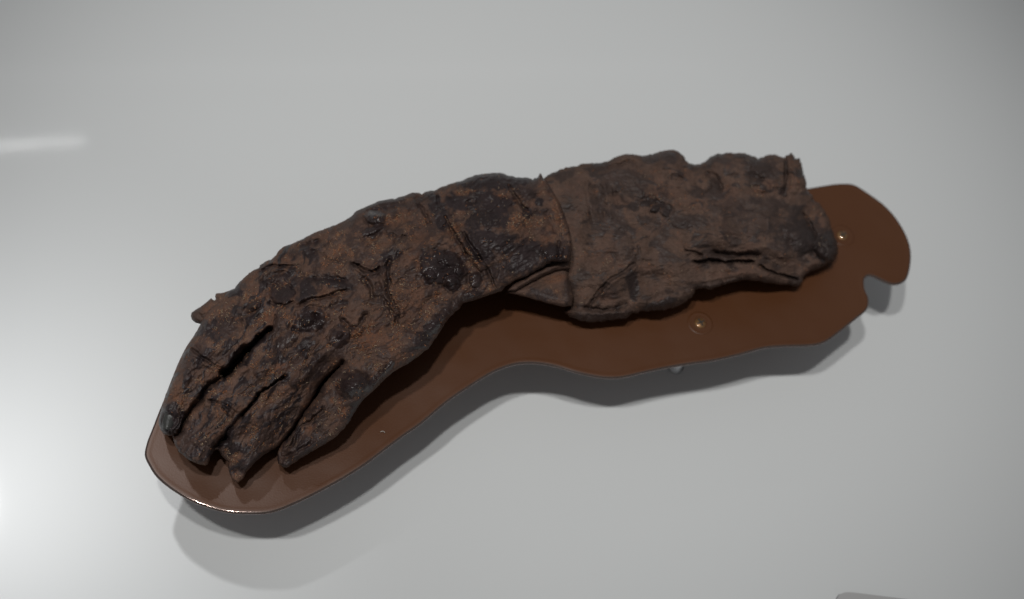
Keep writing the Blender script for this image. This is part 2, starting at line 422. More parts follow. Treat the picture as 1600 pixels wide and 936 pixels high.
class Field:
    def __init__(s, U, V):
        wx = 1.6 * fbm(U / 14, V / 14, 3, 91) + 0.8 * gnoise(U / 4, V / 4, 92); wy = 1.6 * fbm(U / 14, V / 14, 3, 95) + 0.8 * gnoise(U / 4, V / 4, 96)
        s.U = U + wx; s.V = V + wy; s.h = np.zeros(U.shape); s.dark = np.zeros(U.shape); s.rust = np.zeros(U.shape); s.calm = np.zeros(U.shape)

    def box(s, pts, r):
        P = np.asarray(pts, float)
        return np.where((s.U > P[:, 0].min() - r) & (s.U < P[:, 0].max() + r) & (s.V > P[:, 1].min() - r) & (s.V < P[:, 1].max() + r))

    def stroke(s, pts, w, amp, dark=0.0, taper=0.12, lip=0.0):
        i = s.box(pts, w * 4)
        d, sd, t = line_d(s.U[i], s.V[i], pts)
        tp = smooth(0, taper, t) * smooth(0, taper, 1 - t) if taper > 0 else 1
        if amp < 0 and w < 5: w = w * (1 + 0.45 * gnoise(s.U[i] / 16, s.V[i] / 16, 19))
        g = np.exp(-(d / w) ** 2)
        if -3.5 < amp < 0: g = g * (0.75 + 0.5 * gnoise(s.U[i] / 12, s.V[i] / 12, 23))
        s.h[i] += amp * g * tp
        if lip: s.h[i] += lip * tp * np.exp(-((d - 1.9 * w) / (1.2 * w)) ** 2)
        if dark: s.dark[i] = np.maximum(s.dark[i], 0.95 * dark * np.exp(-(d / (1.6 * w)) ** 2) * tp * (0.85 + 0.5 * gnoise(s.U[i] / 10, s.V[i] / 10, 29)))  # for grooves this paints crease shade into the tone

    def step(s, pts, w, amp, reach, dark=0):
        """one side of the line stands above the other (right-hand side of travel, seen in the photograph, is high for amp > 0)"""
        i = s.box(pts, reach * 2.5)
        d, sd, t = line_d(s.U[i], s.V[i], pts)
        tp = smooth(0, .15, t) * smooth(0, .15, 1 - t)
        s.h[i] += -amp * np.tanh(sd / w) * np.exp(-(d / reach) ** 2) * tp
        if dark: s.dark[i] = np.maximum(s.dark[i], dark * np.exp(-(d / (2 * w)) ** 2) * tp)

    def blob(s, cx, cy, rx, ry, ang, amp, ring=0.0, dark=0.0, rust=0.0, power=0.8, dscale=1.15):
        i = s.box([(cx, cy)], max(rx, ry) * 1.9)
        a = math.radians(ang); x = s.U[i] - cx; y = s.V[i] - cy
        X = x * math.cos(a) + y * math.sin(a); Y = -x * math.sin(a) + y * math.cos(a)
        r = np.sqrt((X / rx) ** 2 + (Y / ry) ** 2) * (1 + 0.12 * gnoise(s.U[i] / 9, s.V[i] / 9, int(cx)))
        s.h[i] += amp * 0.95 * (0.6 * np.clip(1 - r * r, 0, 1) ** 0.9 + 0.4 * np.exp(-1.8 * r * r)) * (1 + 0.10 * gnoise(s.U[i] / 5, s.V[i] / 5, 3))
        if ring: s.h[i] -= 0.85 * ring * np.exp(-((r - 1.06) / 0.17) ** 2) * (0.65 + 0.7 * gnoise(s.U[i] / 11, s.V[i] / 11, int(cy)))
        if amp >= 1.8 and dark >= 0.7: s.calm[i] = np.maximum(s.calm[i], np.exp(-(r / 1.1) ** 4))
        f = 1 - smooth(0.6, 1.3, r / dscale + 0.35 * gnoise(s.U[i] / 8, s.V[i] / 8, int(cx) + 5))
        if dark: s.dark[i] = np.maximum(s.dark[i], dark * f)
        if rust: s.rust[i] = np.maximum(s.rust[i], rust * (1 - smooth(0.3, 1.2, r)))


def layer(name, outline, ctrl, sigma, feat, mat, parent, step=1.0, edge=0.45, seed=3, amp=1.0, sit=True, thick=None, cut=None, bed=0.0004):
    O = rough_outline(outline, edge, 2.0, seed)
    x0, y0 = O.min(0) - 3; x1, y1 = O.max(0) + 3
    gu = np.arange(x0, x1, step); gv = np.arange(y0, y1, step); U, V = np.meshgrid(gu, gv)
    sd, cx, cy = poly_sd(U, V, O)
    cen, _, _ = poly_sd(U[:-1, :-1] + step / 2, V[:-1, :-1] + step / 2, O)
    cell = cen > 0.15 * step
    cnt = np.zeros(U.shape, int)
    for dy in (0, 1):
        for dx in (0, 1): cnt[dy:dy + cell.shape[0], dx:dx + cell.shape[1]] += cell
    bnd = (cnt > 0) & (cnt < 4); use = cnt > 0
    U2 = np.where(bnd, cx, U); V2 = np.where(bnd, cy, V); sd = np.where(bnd, 0, np.maximum(sd, 0))
    idx = -np.ones(U.shape, int); sel = np.where(use); nsel = len(sel[0]); idx[sel] = np.arange(nsel)
    u = U2[sel]; v = V2[sel]; s_ = sd[sel]; ub = bnd[sel]
    He, T, R = rbf(u, v, ctrl, sigma)
    prof = np.sqrt(np.clip(1 - (1 - np.clip(s_ / R, 0, 1)) ** 2, 0, 1))
    F = Field(u, v)
    feat(F, u, v)
    fade = smooth(0, 5, s_)
    big = 2.1 * fbm(u / 70, v / 70, 2, seed + 1); mid = 0.85 * flow_noise(u, v, seed + 2, 19, 3, 'r', 2.8)
    fine = 0.26 * flow_noise(u, v, seed + 9, 6, 3) + 0.16 * fbm(u / 3.2, v / 3.2, 3, seed + 13)
    cr_ = flow_noise(u + 8 * fbm(u / 30, v / 30, 3, 401 + seed), v + 8 * fbm(u / 30, v / 30, 3, 405 + seed), seed + 410, 17, 2, 'r', 3.4); cr_ = smooth(0.75, 1.25, cr_)
    F.h = F.h - (0.55 if amp > 0.9 else 0.25) * cr_ * (1 - F.calm)
    relief = F.h + amp * (big + (1 - 0.75 * F.calm) * (mid * (0.7 + 0.5 * gnoise(u / 40, v / 40, 7)) + fine * (1 - 0.65 * np.clip(F.dark, 0, 1))))
    H = He + T * prof + relief * (0.25 + 0.75 * fade)
    if thick is None:
        B = np.maximum(He * (1 - np.sqrt(np.clip(1 - (1 - np.clip(s_ / (R * 1.4), 0, 1)) ** 2, 0, 1))), bed * 1000)
    else:
        B = He - thick * prof
    H = np.maximum(H, bed * 1000 + 1.2); B = np.minimum(B, H - 0.6)
    Hb = He + relief * 0.25; Hb = np.maximum(Hb, bed * 1000 + 0.4)
    H = np.where(ub, Hb, H)
    top = place(u, v, GAP + H / 1000.0)
    bi = -np.ones(nsel, int); inner = np.where(~ub)[0]; bi[inner] = nsel + np.arange(len(inner)); bi[ub] = np.where(ub)[0]
    bot = place(u[inner], v[inner], GAP + B[inner] / 1000.0)
    verts = np.concatenate([top, bot])
    cr, cc = np.where(cell)
    a = idx[cr, cc]; b_ = idx[cr, cc + 1]; c_ = idx[cr + 1, cc + 1]; d_ = idx[cr + 1, cc]
    ft = np.stack([a, d_, c_, b_], 1); fb = np.stack([bi[a], bi[b_], bi[c_], bi[d_]], 1)
    allb = ub[a] & ub[b_] & ub[c_] & ub[d_]
    faces = np.concatenate([ft, fb[~allb]])
    me = bpy.data.meshes.new(name); me.vertices.add(len(verts)); me.vertices.foreach_set('co', verts.astype(np.float32).ravel())
    me.loops.add(faces.size); me.loops.foreach_set('vertex_index', faces.astype(np.int32).ravel())
    me.polygons.add(len(faces)); me.polygons.foreach_set('loop_start', np.arange(0, faces.size, 4, dtype=np.int32))
    me.polygons.foreach_set('use_smooth', np.ones(len(faces), bool)); me.update(calc_edges=True); me.validate()
    dk = F.dark; ru = F.rust
    fibre = smooth(-0.25, 0.5, fbm(u / 40, v / 40, 3, seed + 40))
    colr = np.ones((len(verts), 4), np.float32)
    colr[:nsel, 0] = dk; colr[:nsel, 1] = ru; colr[:nsel, 2] = fibre; colr[:, 3] = 0.0; colr[:nsel, 3] = F.calm; colr[nsel:, 0] = 0.8; colr[nsel:, 1] = 0; colr[nsel:, 2] = 0.2
    ca = me.color_attributes.new('tone', 'FLOAT_COLOR', 'POINT'); ca.data.foreach_set('color', colr.ravel())
    me.materials.append(mat)
    o = bpy.data.objects.new(name, me); COL.objects.link(o)
    if parent: o.parent = parent; o.matrix_parent_inverse = Matrix.Translation(-parent.location)
    o_data[name] = (u, v, H, dk, ru, s_, top)
    return o


o_data = {}
arm = empty('preserved_arm', pt(800, 420, GAP + 0.0003), 'dark brown leathery mummified human hand with wrist and torn forearm lying on the plate', 'mummified arm')

# ---- hand
HAND = [(313, 507), (318, 497), (330, 480), (346, 470), (352, 459), (366, 451), (372.5, 443), (380, 435), (389, 426.7), (400, 421), (404.5, 419), (405.7, 414.8), (413.5, 409),
        (424.7, 404.7), (430, 399.5), (436, 391), (445, 385), (455.5, 381.5), (467.5, 376), (479.5, 370), (490, 364), (503.5, 359), (515.5, 354.5), (527.5, 350), (538, 344.7),
        (547, 338.7), (556, 331), (565, 325.7), (579.5, 320), (590, 315.5), (600.5, 312), (609.5, 310.7), (617.7, 311.7), (620.7, 308.7), (632, 305.7), (644, 301), (656, 301.3),
        (659.7, 303.5), (665, 299.3), (671.7, 298), (677.7, 297.8), (690.5, 292), (704, 286.7), (722, 282.5), (729.5, 278.7), (741.5, 274), (758, 271), (772, 269.5), (782, 270),
        (792.5, 273.7), (800, 274.7), (806, 277), (815, 277.3), (825.5, 277.3), (830, 279), (833, 281.5), (834, 277.7), (840.5, 277), (842.7, 273), (844.7, 270.5), (847, 274.7),
        (848.3, 278), (853, 281), (864.5, 299.5), (875, 317.5), (881.7, 334), (887.7, 352), (891.5, 368.5), (893.7, 385), (893, 398), (890, 408), (878, 409), (863.5, 409.5), (853, 415), (835, 425),
        (820, 432.5), (805, 438), (792, 446), (782.5, 455.5), (768, 459.5), (750, 466), (732, 471.5), (724.5, 473.5), (718.5, 482), (711, 488), (703.5, 494.7), (696, 504.5),
        (688.5, 516.5), (679, 532), (670, 544), (655, 556), (640, 566.5), (616, 580), (602.5, 591), (592.5, 601.5), (582, 612), (570, 622.5), (561, 633), (555, 643.5), (547.5, 657),
        (538.5, 669), (528, 679.5), (516, 688.5), (501, 697.5), (486, 706.5), (471, 715.5), (457.5, 724), (450, 730), (442.5, 730), (435, 724.5), (432.7, 717), (434, 705), (437, 699.5),
        (443, 691), (453, 681), (460.5, 671), (467.5, 658), (476, 643), (485.5, 632), (494, 620), (504, 602.5), (515, 590), (531, 573), (523, 578), (508, 590), (497, 606), (486, 628),
        (466.5, 655), (455, 672), (447, 684), (438, 695), (425, 703), (410, 713), (395, 726), (386, 737), (380, 748), (372, 754.5), (365, 751), (359, 742), (356, 730), (357.5, 722.5),
        (350, 716.5), (345.5, 710.5), (341, 701), (336, 704), (330, 712), (325, 725), (320, 727), (312, 726), (302, 722), (290, 715), (279.5, 706), (273.5, 696), (271, 686),
        (269, 681), (262, 680.5), (256, 678), (251, 672), (248, 664), (248.7, 652), (253, 634), (260, 615), (268.5, 595), (275, 577.5), (283, 560), (291, 543), (303, 525)]
HC_ = [(262, 660, 13, 8, 12), (280, 620, 18, 9, 16), (305, 580, 22, 11, 20), (330, 530, 25, 12, 26), (330, 500, 22, 8, 20),
       (300, 700, 20, 4, 7), (330, 660, 21, 9, 14), (370, 620, 25, 10, 18), (365, 738, 11, 2.5, 4), (385, 705, 14, 8, 11), (420, 650, 21, 11, 17), (460, 600, 29, 10, 18),
       (443, 718, 10, 2.5, 4), (455, 700, 11, 3, 5), (470, 668, 15, 4, 5), (490, 636, 22, 5, 6), (480, 690, 14, 8, 12), (520, 650, 21, 11, 18), (560, 600, 30, 11, 24), (420, 560, 29, 12, 30),
       (484, 500, 33, 14, 45), (400, 440, 27, 12, 38), (450, 400, 27, 12, 45), (500, 370, 28, 14, 50), (560, 345, 30, 14, 50), (560, 440, 34, 14, 50),
       (640, 555, 34, 12, 34), (700, 490, 34, 11, 28), (640, 430, 36, 14, 50), (680, 310, 30, 14, 50), (730, 465, 33, 10, 24), (760, 455, 33, 9, 20),
       (760, 290, 29, 16, 45), (830, 285, 31, 11, 22), (870, 320, 36, 3.5, 5), (888, 370, 36, 3.5, 5), (885, 403, 36, 3.5, 5), (840, 420, 34, 7, 12), (800, 440, 33, 8, 14),
       (780, 370, 36, 13, 40), (700, 400, 36, 14, 45)]


def hand_feat(F, u, v):
    # finger separations, with shade painted into the gaps
    F.stroke([(268, 684), (282, 674), (290, 654), (301, 638), (314, 625), (319, 612), (328, 601), (344, 591)], 3.9, -8.5, 0.6, 0)
    F.stroke([(344, 590), (358, 580), (371, 566), (381, 553), (392, 541)], 6.2, -24, 0.9, 0.1)
    F.stroke([(381, 553), (392, 541), (405, 529), (416, 518), (427, 511)], 3.6, -17, 0.8, 0.1)
    F.stroke([(420, 516), (428, 509), (431, 497), (431, 488)], 2.0, -2.6, 0.4, .2)
    F.stroke([(341, 703), (347, 692), (357, 673), (368, 662), (376, 650), (388, 637), (400, 624), (406, 613)], 3.6, -3.6, 0.3, 0.03)
    F.stroke([(374, 655), (388, 637), (400, 624), (406, 613), (419, 607), (431, 596), (440, 592), (450, 584)], 1.9, -7, 0.5, 0.1, 0.8)
    F.stroke([(516, 589), (524, 578), (532, 571), (540, 562)], 2.4, -5, 0.4, 0.15)
    F.stroke([(337, 699), (345, 690), (352, 684)], 5, -8, 0.5, 0)
    # finger backs
    for pts, w_, a_ in (([(262, 650), (285, 600), (315, 560), (345, 535), (385, 500)], 15, 2.2), ([(305, 700), (345, 640), (390, 595), (430, 555)], 15, 1.8),
                        ([(372, 735), (410, 670), (450, 620), (490, 570)], 15, 1.8), ([(450, 715), (500, 660), (530, 620), (550, 598)], 15, 2.0)):
        F.stroke(pts, w_, a_, 0, 0.05)
    # nodules and knuckles
    F.blob(485, 501, 27, 20, -18, 3.4, 1.8, 0.85); F.blob(482, 500, 13, 10, -30, 3.0, 1.5, 0.95); F.blob(495, 493, 10, 5, 10, -2.0, 0, 0.9)
    F.blob(530, 527, 18, 15, -40, 2.4, 1.5, 0.8); F.blob(531, 524, 8, 5, -45, 2.4, 0.5, 0.9)
    F.blob(552, 600, 28, 20, -30, 4.6, 1.4, 0.85); F.blob(440, 459, 22, 17, 20, 3.2, 2.0, 0.8)
    F.blob(397, 478, 15, 8, -38, 3.2, 0.8, 0.8); F.blob(446, 533, 26, 12, -38, 2.6, 1.0, 0.75); F.blob(365, 495, 26, 14, -42, 2.5, 0.4, 0.5)
    F.blob(586, 340, 17, 13, 10, 3.2, 1.8, 0.85); F.blob(582, 362, 20, 9, -20, 2.4, 1.0, 0.85)
    F.blob(692, 418, 38, 29, 10, 4.0, 1.6, 0.95); F.blob(671, 433, 11, 11, 0, 2.6, 0.8, 0.95); F.blob(706, 443, 13, 12, 0, 3.4, 1.4, 0.95)
    F.blob(700, 405, 24, 10, 15, 1.6, 1.0, 0.95); F.blob(694, 421, 14, 5, -8, -2.0, 0, 0.9); F.blob(718, 421, 7, 12, 0, 1.8, 0.6, 0.9)
    F.blob(743, 437, 11, 14, 0, 3.2, 1.0, 0.8); F.blob(738, 461, 14, 9, -20, 2.4, 0.8, 0.85)
    F.blob(718, 472, 10, 20, 25, 2.2, 0.5, 0.7); F.blob(690, 498, 30, 10, -48, 2.2, 0.4, 0.75)
    F.blob(605, 576, 17, 6, -52, 2.6, 0.8, 0.8); F.blob(592, 590, 12, 4, -55, 2.0, 0.8, 0.8)
    # raised leathery cords between knuckles and wrist
    F.stroke([(452, 606), (475, 588), (493, 567), (510, 548)], 7, 2.6, 0.8); F.stroke([(440, 618), (456, 600), (470, 578)], 4, 1.4, 0.6)
    F.stroke([(398, 590), (420, 566), (446, 548)], 8, 2.0, 0.7); F.stroke([(372, 600), (390, 578), (410, 552)], 3, -1.5, 0.5)
    F.stroke([(455, 480), (468, 477), (480, 470), (498, 466), (514, 463), (528, 457), (548, 452)], 3.0, -2.8, 0.7, .15, 1.2)
    F.stroke([(512, 481), (534, 472), (548, 474)], 5, -1.8, 0.8); F.stroke([(470, 491), (500, 478), (520, 474), (545, 466)], 4, 1.2, 0)
    F.stroke([(530, 492), (538, 503), (550, 513), (560, 510), (569, 494), (582, 486)], 3.6, -3.2, 0.75, .15, 1.0)
    F.stroke([(546, 411), (558, 416), (569, 422), (580, 424), (589, 422), (597, 416)], 2.2, -4.5, 0.5, .15, 1.4)
    F.step([(500, 393), (520, 405), (546, 411), (569, 422), (597, 416)], 3, 1.6, 20)
    F.stroke([(500, 394), (510, 398), (524, 407)], 2.2, -1.8, 0.4)
    F.stroke([(462, 388), (484, 380), (507, 374)], 4.5, -2.4, 0.8, .2, 1.0); F.blob(483, 394, 11, 8, 0, -1.5, 0, 0.85)  # first groove carries a ridge shadow in its dark tone
    F.stroke([(400, 428), (424, 415), (445, 415), (472, 417)], 3.0, -2.6, 0.75, .1, 1.4); F.stroke([(474, 436), (500, 434), (530, 436), (548, 441)], 4.0, -2.2, 0.8, .15, 0.6)
    F.stroke([(408, 442), (430, 430), (455, 428)], 4, -1.6, 0.6); F.stroke([(415, 470), (432, 476), (448, 477), (462, 470)], 2.4, -1.8, 0.4)
    F.stroke([(563, 431), (575, 443), (581, 458), (586, 470)], 4, -2.6, 0.75, .15, 1.2); F.stroke([(600, 462), (607, 479), (618, 496), (622, 512)], 3.0, -3.0, 0.7, .15, 1)
    F.stroke([(613, 398), (606, 415), (606, 432), (609, 444), (604, 455), (612, 470), (621, 486), (623, 504)], 3.0, -2.4, 0.8, .1, 1.3)
    F.stroke([(634, 393), (622, 399), (614, 408), (597, 421), (586, 428)], 5, -2.0, 0.85, .1); F.stroke([(592, 430), (600, 448), (603, 462), (610, 478)], 4, 2.2, 0.7)
    F.stroke([(640, 435), (625, 438), (616, 448)], 3, -1.5, 0.6); F.stroke([(634, 415), (640, 424), (632, 432)], 3, -1.2, 0.3)
    # ridge of dark skin on the upper side
    F.stroke([(575, 330), (600, 326), (620, 320), (642, 314)], 5, -2.0, 0.85, .15, 1.0); F.stroke([(569, 372), (590, 366), (605, 354), (614, 346)], 3.5, -2.2, 0.7, .15)
    F.stroke([(600, 364), (612, 366), (622, 372)], 2.6, -2.2, 0.7); F.stroke([(614, 378), (626, 374), (636, 366)], 2.4, -1.8, 0.6); F.stroke([(626, 368), (640, 369)], 2, -1.5, 0.7)
    # band across the wrist
    F.stroke([(650, 303), (651, 316), (659, 326), (667, 337), (672, 352)], 3.2, -3.2, 0.7, .08, 1.0)
    F.stroke([(672, 300), (678, 316), (683, 330), (690, 344), (696, 352)], 9, 2.0, 0.9, .05)
    F.stroke([(681, 300), (685, 317), (694, 333), (702, 349), (710, 367), (722, 388), (732, 404)], 2.4, -3.4, 0.6, .08)
    F.stroke([(690, 326), (697, 336), (710, 354), (722, 377), (734, 394), (746, 412), (758, 432)], 4.4, 2.6, 0, .1)
    F.stroke([(720, 356), (727, 369), (740, 391), (751, 406), (762, 422), (770, 440), (776, 455)], 2.6, -2.8, 0.7, .1, 0.8)
    F.stroke([(742, 398), (754, 410), (762, 424)], 2.0, 1.5, 0.7)
    F.stroke([(792, 286), (800, 300), (808, 312), (815, 322), (826, 330)], 2.6, -2.4, 0.75, .1, .8)
    F.stroke([(700, 306), (712, 316), (730, 318), (748, 312)], 4, -1.6, 0.7); F.stroke([(705, 300), (725, 300), (740, 302)], 2.0, -1.0, 0.3)
    F.stroke([(866, 300), (872, 322), (878, 345), (882, 370)], 5, 1.6, 0); F.stroke([(852, 330), (862, 350), (868, 366)], 3, -1.4, 0.4)
    F.blob(862, 396, 13, 16, -15, 2.6, 1.2, 0.85); F.blob(884, 396, 6, 18, 5, 2.0, 0.8, 0.8); F.stroke([(872, 374), (874, 392), (872, 405)], 2.6, -2.6, 0.8)
    # finger creases
    F.stroke([(296, 541), (308, 552), (321, 562), (335, 570), (345, 578)], 2.4, -2.2, 0.45, .1, 1.2); F.stroke([(304, 534), (312, 546), (316, 558)], 2, -1.2, 0.4)
    F.stroke([(330, 560), (338, 568), (346, 572)], 2, -1.6, 0.4); F.blob(298, 562, 14, 22, 20, 1.6, 0, 0.55); F.blob(293, 590, 6, 14, 5, 1.6, 0.4, 0.7)
    F.stroke([(320, 625), (335, 628), (350, 632), (362, 640), (370, 650)], 2.2, -1.8, 0.5, .1, .8); F.stroke([(345, 630), (358, 645), (364, 655)], 2.4, 1.3, 0)
    F.stroke([(507, 631), (504, 643), (487, 655), (469, 668), (461, 684), (454, 697), (443, 702)], 2.4, -2.8, 0.6, .1, 1.2)
    F.stroke([(512, 610), (500, 628), (490, 645), (478, 660)], 5, 1.6, 0.7); F.stroke([(440, 716), (462, 708), (490, 690)], 2.4, -1.6, 0.4, .15, .8); F.stroke([(445, 724), (470, 706), (500, 688), (520, 676)], 2.4, 1.0, .5)
    F.stroke([(300, 722), (286, 712), (276, 702)], 3, 1.0, 0.6, .1); F.stroke([(430, 700), (405, 712), (380, 735)], 5, 0.8, 0.6)
    F.stroke([(280, 636), (284, 650), (280, 664), (271, 674), (262, 677)], 2.0, -1.4, 0.6, .1, .8)
    # dark leathery patches (own colour of the skin), plus shade painted along some edges
    for c in ((262, 655, 17, 27, 15, .85), (301, 690, 30, 28, 40, .5), (345, 700, 8, 18, 20, .4), (410, 690, 35, 14, -45, .5), (385, 722, 25, 10, -45, .6), (470, 700, 45, 14, -35, .55),
              (556, 640, 24, 9, -60, .65), (350, 512, 28, 18, -40, .55), (300, 600, 8, 16, 0, .4), (390, 610, 14, 20, 35, .55), (430, 640, 20, 10, -50, .4), (412, 650, 14, 14, 0, .45),
              (610, 400, 20, 8, -20, .85), (540, 446, 16, 7, 20, .7), (655, 350, 10, 20, -20, .35), (685, 330, 12, 30, -22, .9), (775, 283, 62, 13, -4, .9), (720, 318, 28, 12, 10, .85), (752, 306, 18, 9, 0, .8),
              (770, 322, 26, 18, 20, .9), (790, 318, 14, 8, 0, .85), (742, 345, 12, 20, 30, .8), (772, 345, 24, 10, 5, .85), (765, 375, 40, 15, 8, .9), (790, 385, 16, 12, 0, .85), (752, 395, 20, 14, 30, .85),
              (828, 395, 26, 18, 10, .8), (812, 412, 26, 16, -20, .8), (780, 425, 18, 16, 0, .6), (868, 398, 20, 16, 0, .8), (843, 316, 7, 6, 0, .8), (824, 334, 9, 9, 0, .8), (820, 300, 20, 9, 20, .6),
              (845, 425, 40, 8, -28, .7), (668, 520, 40, 12, -48, .75), (580, 600, 20, 8, -50, .7), (635, 545, 12, 6, -50, .5), (470, 440, 26, 8, 0, .55), (520, 440, 28, 10, 5, .7), (424, 436, 22, 10, -20, .6),
              (600, 318, 36, 7, -14, .6), (545, 350, 30, 5, -30, .35), (575, 578, 18, 8, -80, .5), (600, 460, 14, 24, 0, .55), (505, 512, 22, 10, -60, .35), (460, 560, 16, 26, 40, .5), (495, 575, 14, 30, 40, .55)):
        F.blob(c[0], c[1], c[2], c[3], c[4], 0.7 * c[5], 0, min(1.0, c[5] * 1.22), 0, 0.6)
    # rusty fibrous patches
    for c in ((578, 524, 34, 22, -45, .8), (560, 520, 16, 10, -30, 1), (610, 540, 22, 26, 0, .5), (440, 577, 20, 12, -30, .9), (452, 572, 10, 6, -60, .8), (351, 612, 6, 4, 0, 1), (380, 615, 9, 6, 0, .9),
              (350, 642, 12, 3, 40, .9), (424, 627, 5, 8, 10, .9), (424, 406, 10, 12, 0, .6), (445, 402, 18, 10, 0, .5), (326, 522, 16, 16, 0, .6), (420, 496, 16, 14, -50, .7), (534, 645, 8, 14, 10, .8),
              (519, 626, 4, 6, 0, .9), (487, 668, 14, 6, -20, .7), (400, 680, 20, 8, -50, .5), (365, 710, 8, 16, 0, .5), (640, 470, 40, 40, 0, .45), (656, 525, 20, 20, 0, .4), (645, 400, 16, 16, 0, .4),
              (712, 356, 6, 14, -30, .7), (733, 392, 5, 8, -20, .9), (790, 310, 26, 6, 15, .7), (722, 303, 30, 6, -8, .6), (810, 350, 24, 16, 0, .5), (870, 330, 12, 40, -12, .45), (855, 372, 16, 14, 0, .5),
              (780, 352, 10, 8, 0, .6), (620, 345, 26, 12, 0, .5), (660, 372, 26, 14, 0, .45), (436, 700, 6, 6, 0, .5), (285, 605, 12, 10, 0, .4), (275, 625, 10, 14, 0, .5), (700, 360, 12, 10, 0, .5), (455, 500, 20, 14, 0, .4)):
        F.blob(c[0], c[1], c[2], c[3], c[4], 0, 0, 0, c[5])
    nn_ = fbm(u / 30, v / 30, 4, 77); F.dark = np.maximum(F.dark, 0.6 * smooth(0.05, 0.45, nn_)); F.rust = np.maximum(F.rust, 0.22 * smooth(0.1, 0.6, -nn_))
    wu = u + 9 * fbm(u / 38, v / 38, 3, 201); wv = v + 9 * fbm(u / 38, v / 38, 3, 205)
    st = flow_noise(wu, wv, 211, 10.5, 4, 'f', 3.6); k_ = 1.0 * smooth(520, 420, u) + 0.72 * smooth(660, 760, u) + 0.6 * smooth(400, 500, u) * smooth(760, 660, u)
    F.dark = np.maximum(F.dark, k_ * smooth(0.02, 0.42, st)); F.h += 0.45 * smooth(0.0, 0.5, st); F.rust = np.maximum(F.rust, 0.35 * smooth(0.1, 0.5, -st))
    F.dark = np.clip(F.dark, 0, 1)


layer('hand', HAND, HC_, 26, hand_feat, M_HAND, arm, 1.0, 0.8, 3)

# ---- forearm
FORE = [(846, 283), (851, 277.5), (858.5, 272.5), (869, 267), (884, 262), (902, 258.7), (909, 256.7), (924, 254.8), (936, 255), (949.5, 251.5), (963, 244.7), (976.5, 241.5), (990, 242), (1011, 242.8),
        (1023, 238.7), (1038, 235.3), (1051.5, 234), (1059, 235), (1066.5, 241.7), (1072.5, 250), (1078.5, 256), (1084.5, 257.5), (1095, 255.7), (1102.5, 251.5), (1110, 244.7), (1120.5, 240.7),
        (1137, 238.8), (1158, 239.3), (1170, 241.5), (1177.5, 244.5), (1185, 247.5), (1194, 243.7), (1209, 241), (1218, 244.5), (1226, 246), (1230, 243), (1236, 239.3), (1240.5, 243.7), (1243.5, 248.3),
        (1250, 247), (1251, 253.5), (1253.7, 256.5), (1254, 268.5), (1257.7, 276), (1259, 285), (1259, 292.5), (1262, 298.5), (1268, 304.5), (1272, 312), (1281, 318), (1288.5, 330), (1296, 343.5),
        (1298, 354), (1303, 364), (1306, 374), (1310, 386), (1309, 397), (1303, 407.5), (1289.5, 415), (1277.5, 421), (1264, 425.5), (1256.5, 431.5), (1253.5, 440.5), (1247.5, 448), (1237, 446),
        (1217.5, 444.5), (1199.5, 442), (1187.5, 439), (1174, 438), (1157.5, 437.5), (1139.5, 442), (1126, 446.5), (1111, 452), (1100, 450.5), (1088, 452), (1082, 464), (1073, 471.5), (1058, 479),
        (1040, 484), (1025, 486), (1010, 487), (1001, 486), (998, 489.5), (988, 490), (980, 496), (962, 499.5), (938, 502.5), (922, 503.5), (907, 501.5), (892, 495.5), (884.5, 491), (882, 486.5), (887.5, 481),
        (894, 478), (891, 462), (886, 442), (880, 420), (872, 390), (862, 340), (850, 300)]
FC = [(852, 283, 29, 3, 10), (868, 300, 25, 5, 20), (868, 360, 22, 5, 30), (880, 420, 20, 5, 30), (920, 280, 24, 9, 34), (1000, 260, 22, 12, 40), (1060, 250, 24, 12, 30), (1080, 265, 19, 10, 30), (1150, 250, 24, 10, 30), (1210, 255, 24, 9, 24),
      (1243, 260, 26, 5, 9), (1250, 300, 22, 6, 12), (1285, 345, 9, 4, 8), (1262, 350, 14, 10, 16), (1298, 390, 5, 13, 15), (1250, 442, 5, 5, 7), (1215, 436, 10, 7, 12), (1180, 425, 14, 9, 14), (1100, 440, 15, 9, 15), (1140, 430, 15, 8, 12),
      (1040, 470, 9, 12, 22), (990, 480, 8, 10, 16), (930, 490, 7, 10, 16), (900, 475, 9, 9, 20), (950, 430, 18, 12, 40), (960, 370, 23, 12, 40), (1060, 400, 20, 12, 40), (1100, 330, 24, 12, 40), (1180, 340, 21, 11, 40), (1230, 370, 16, 12, 30)]


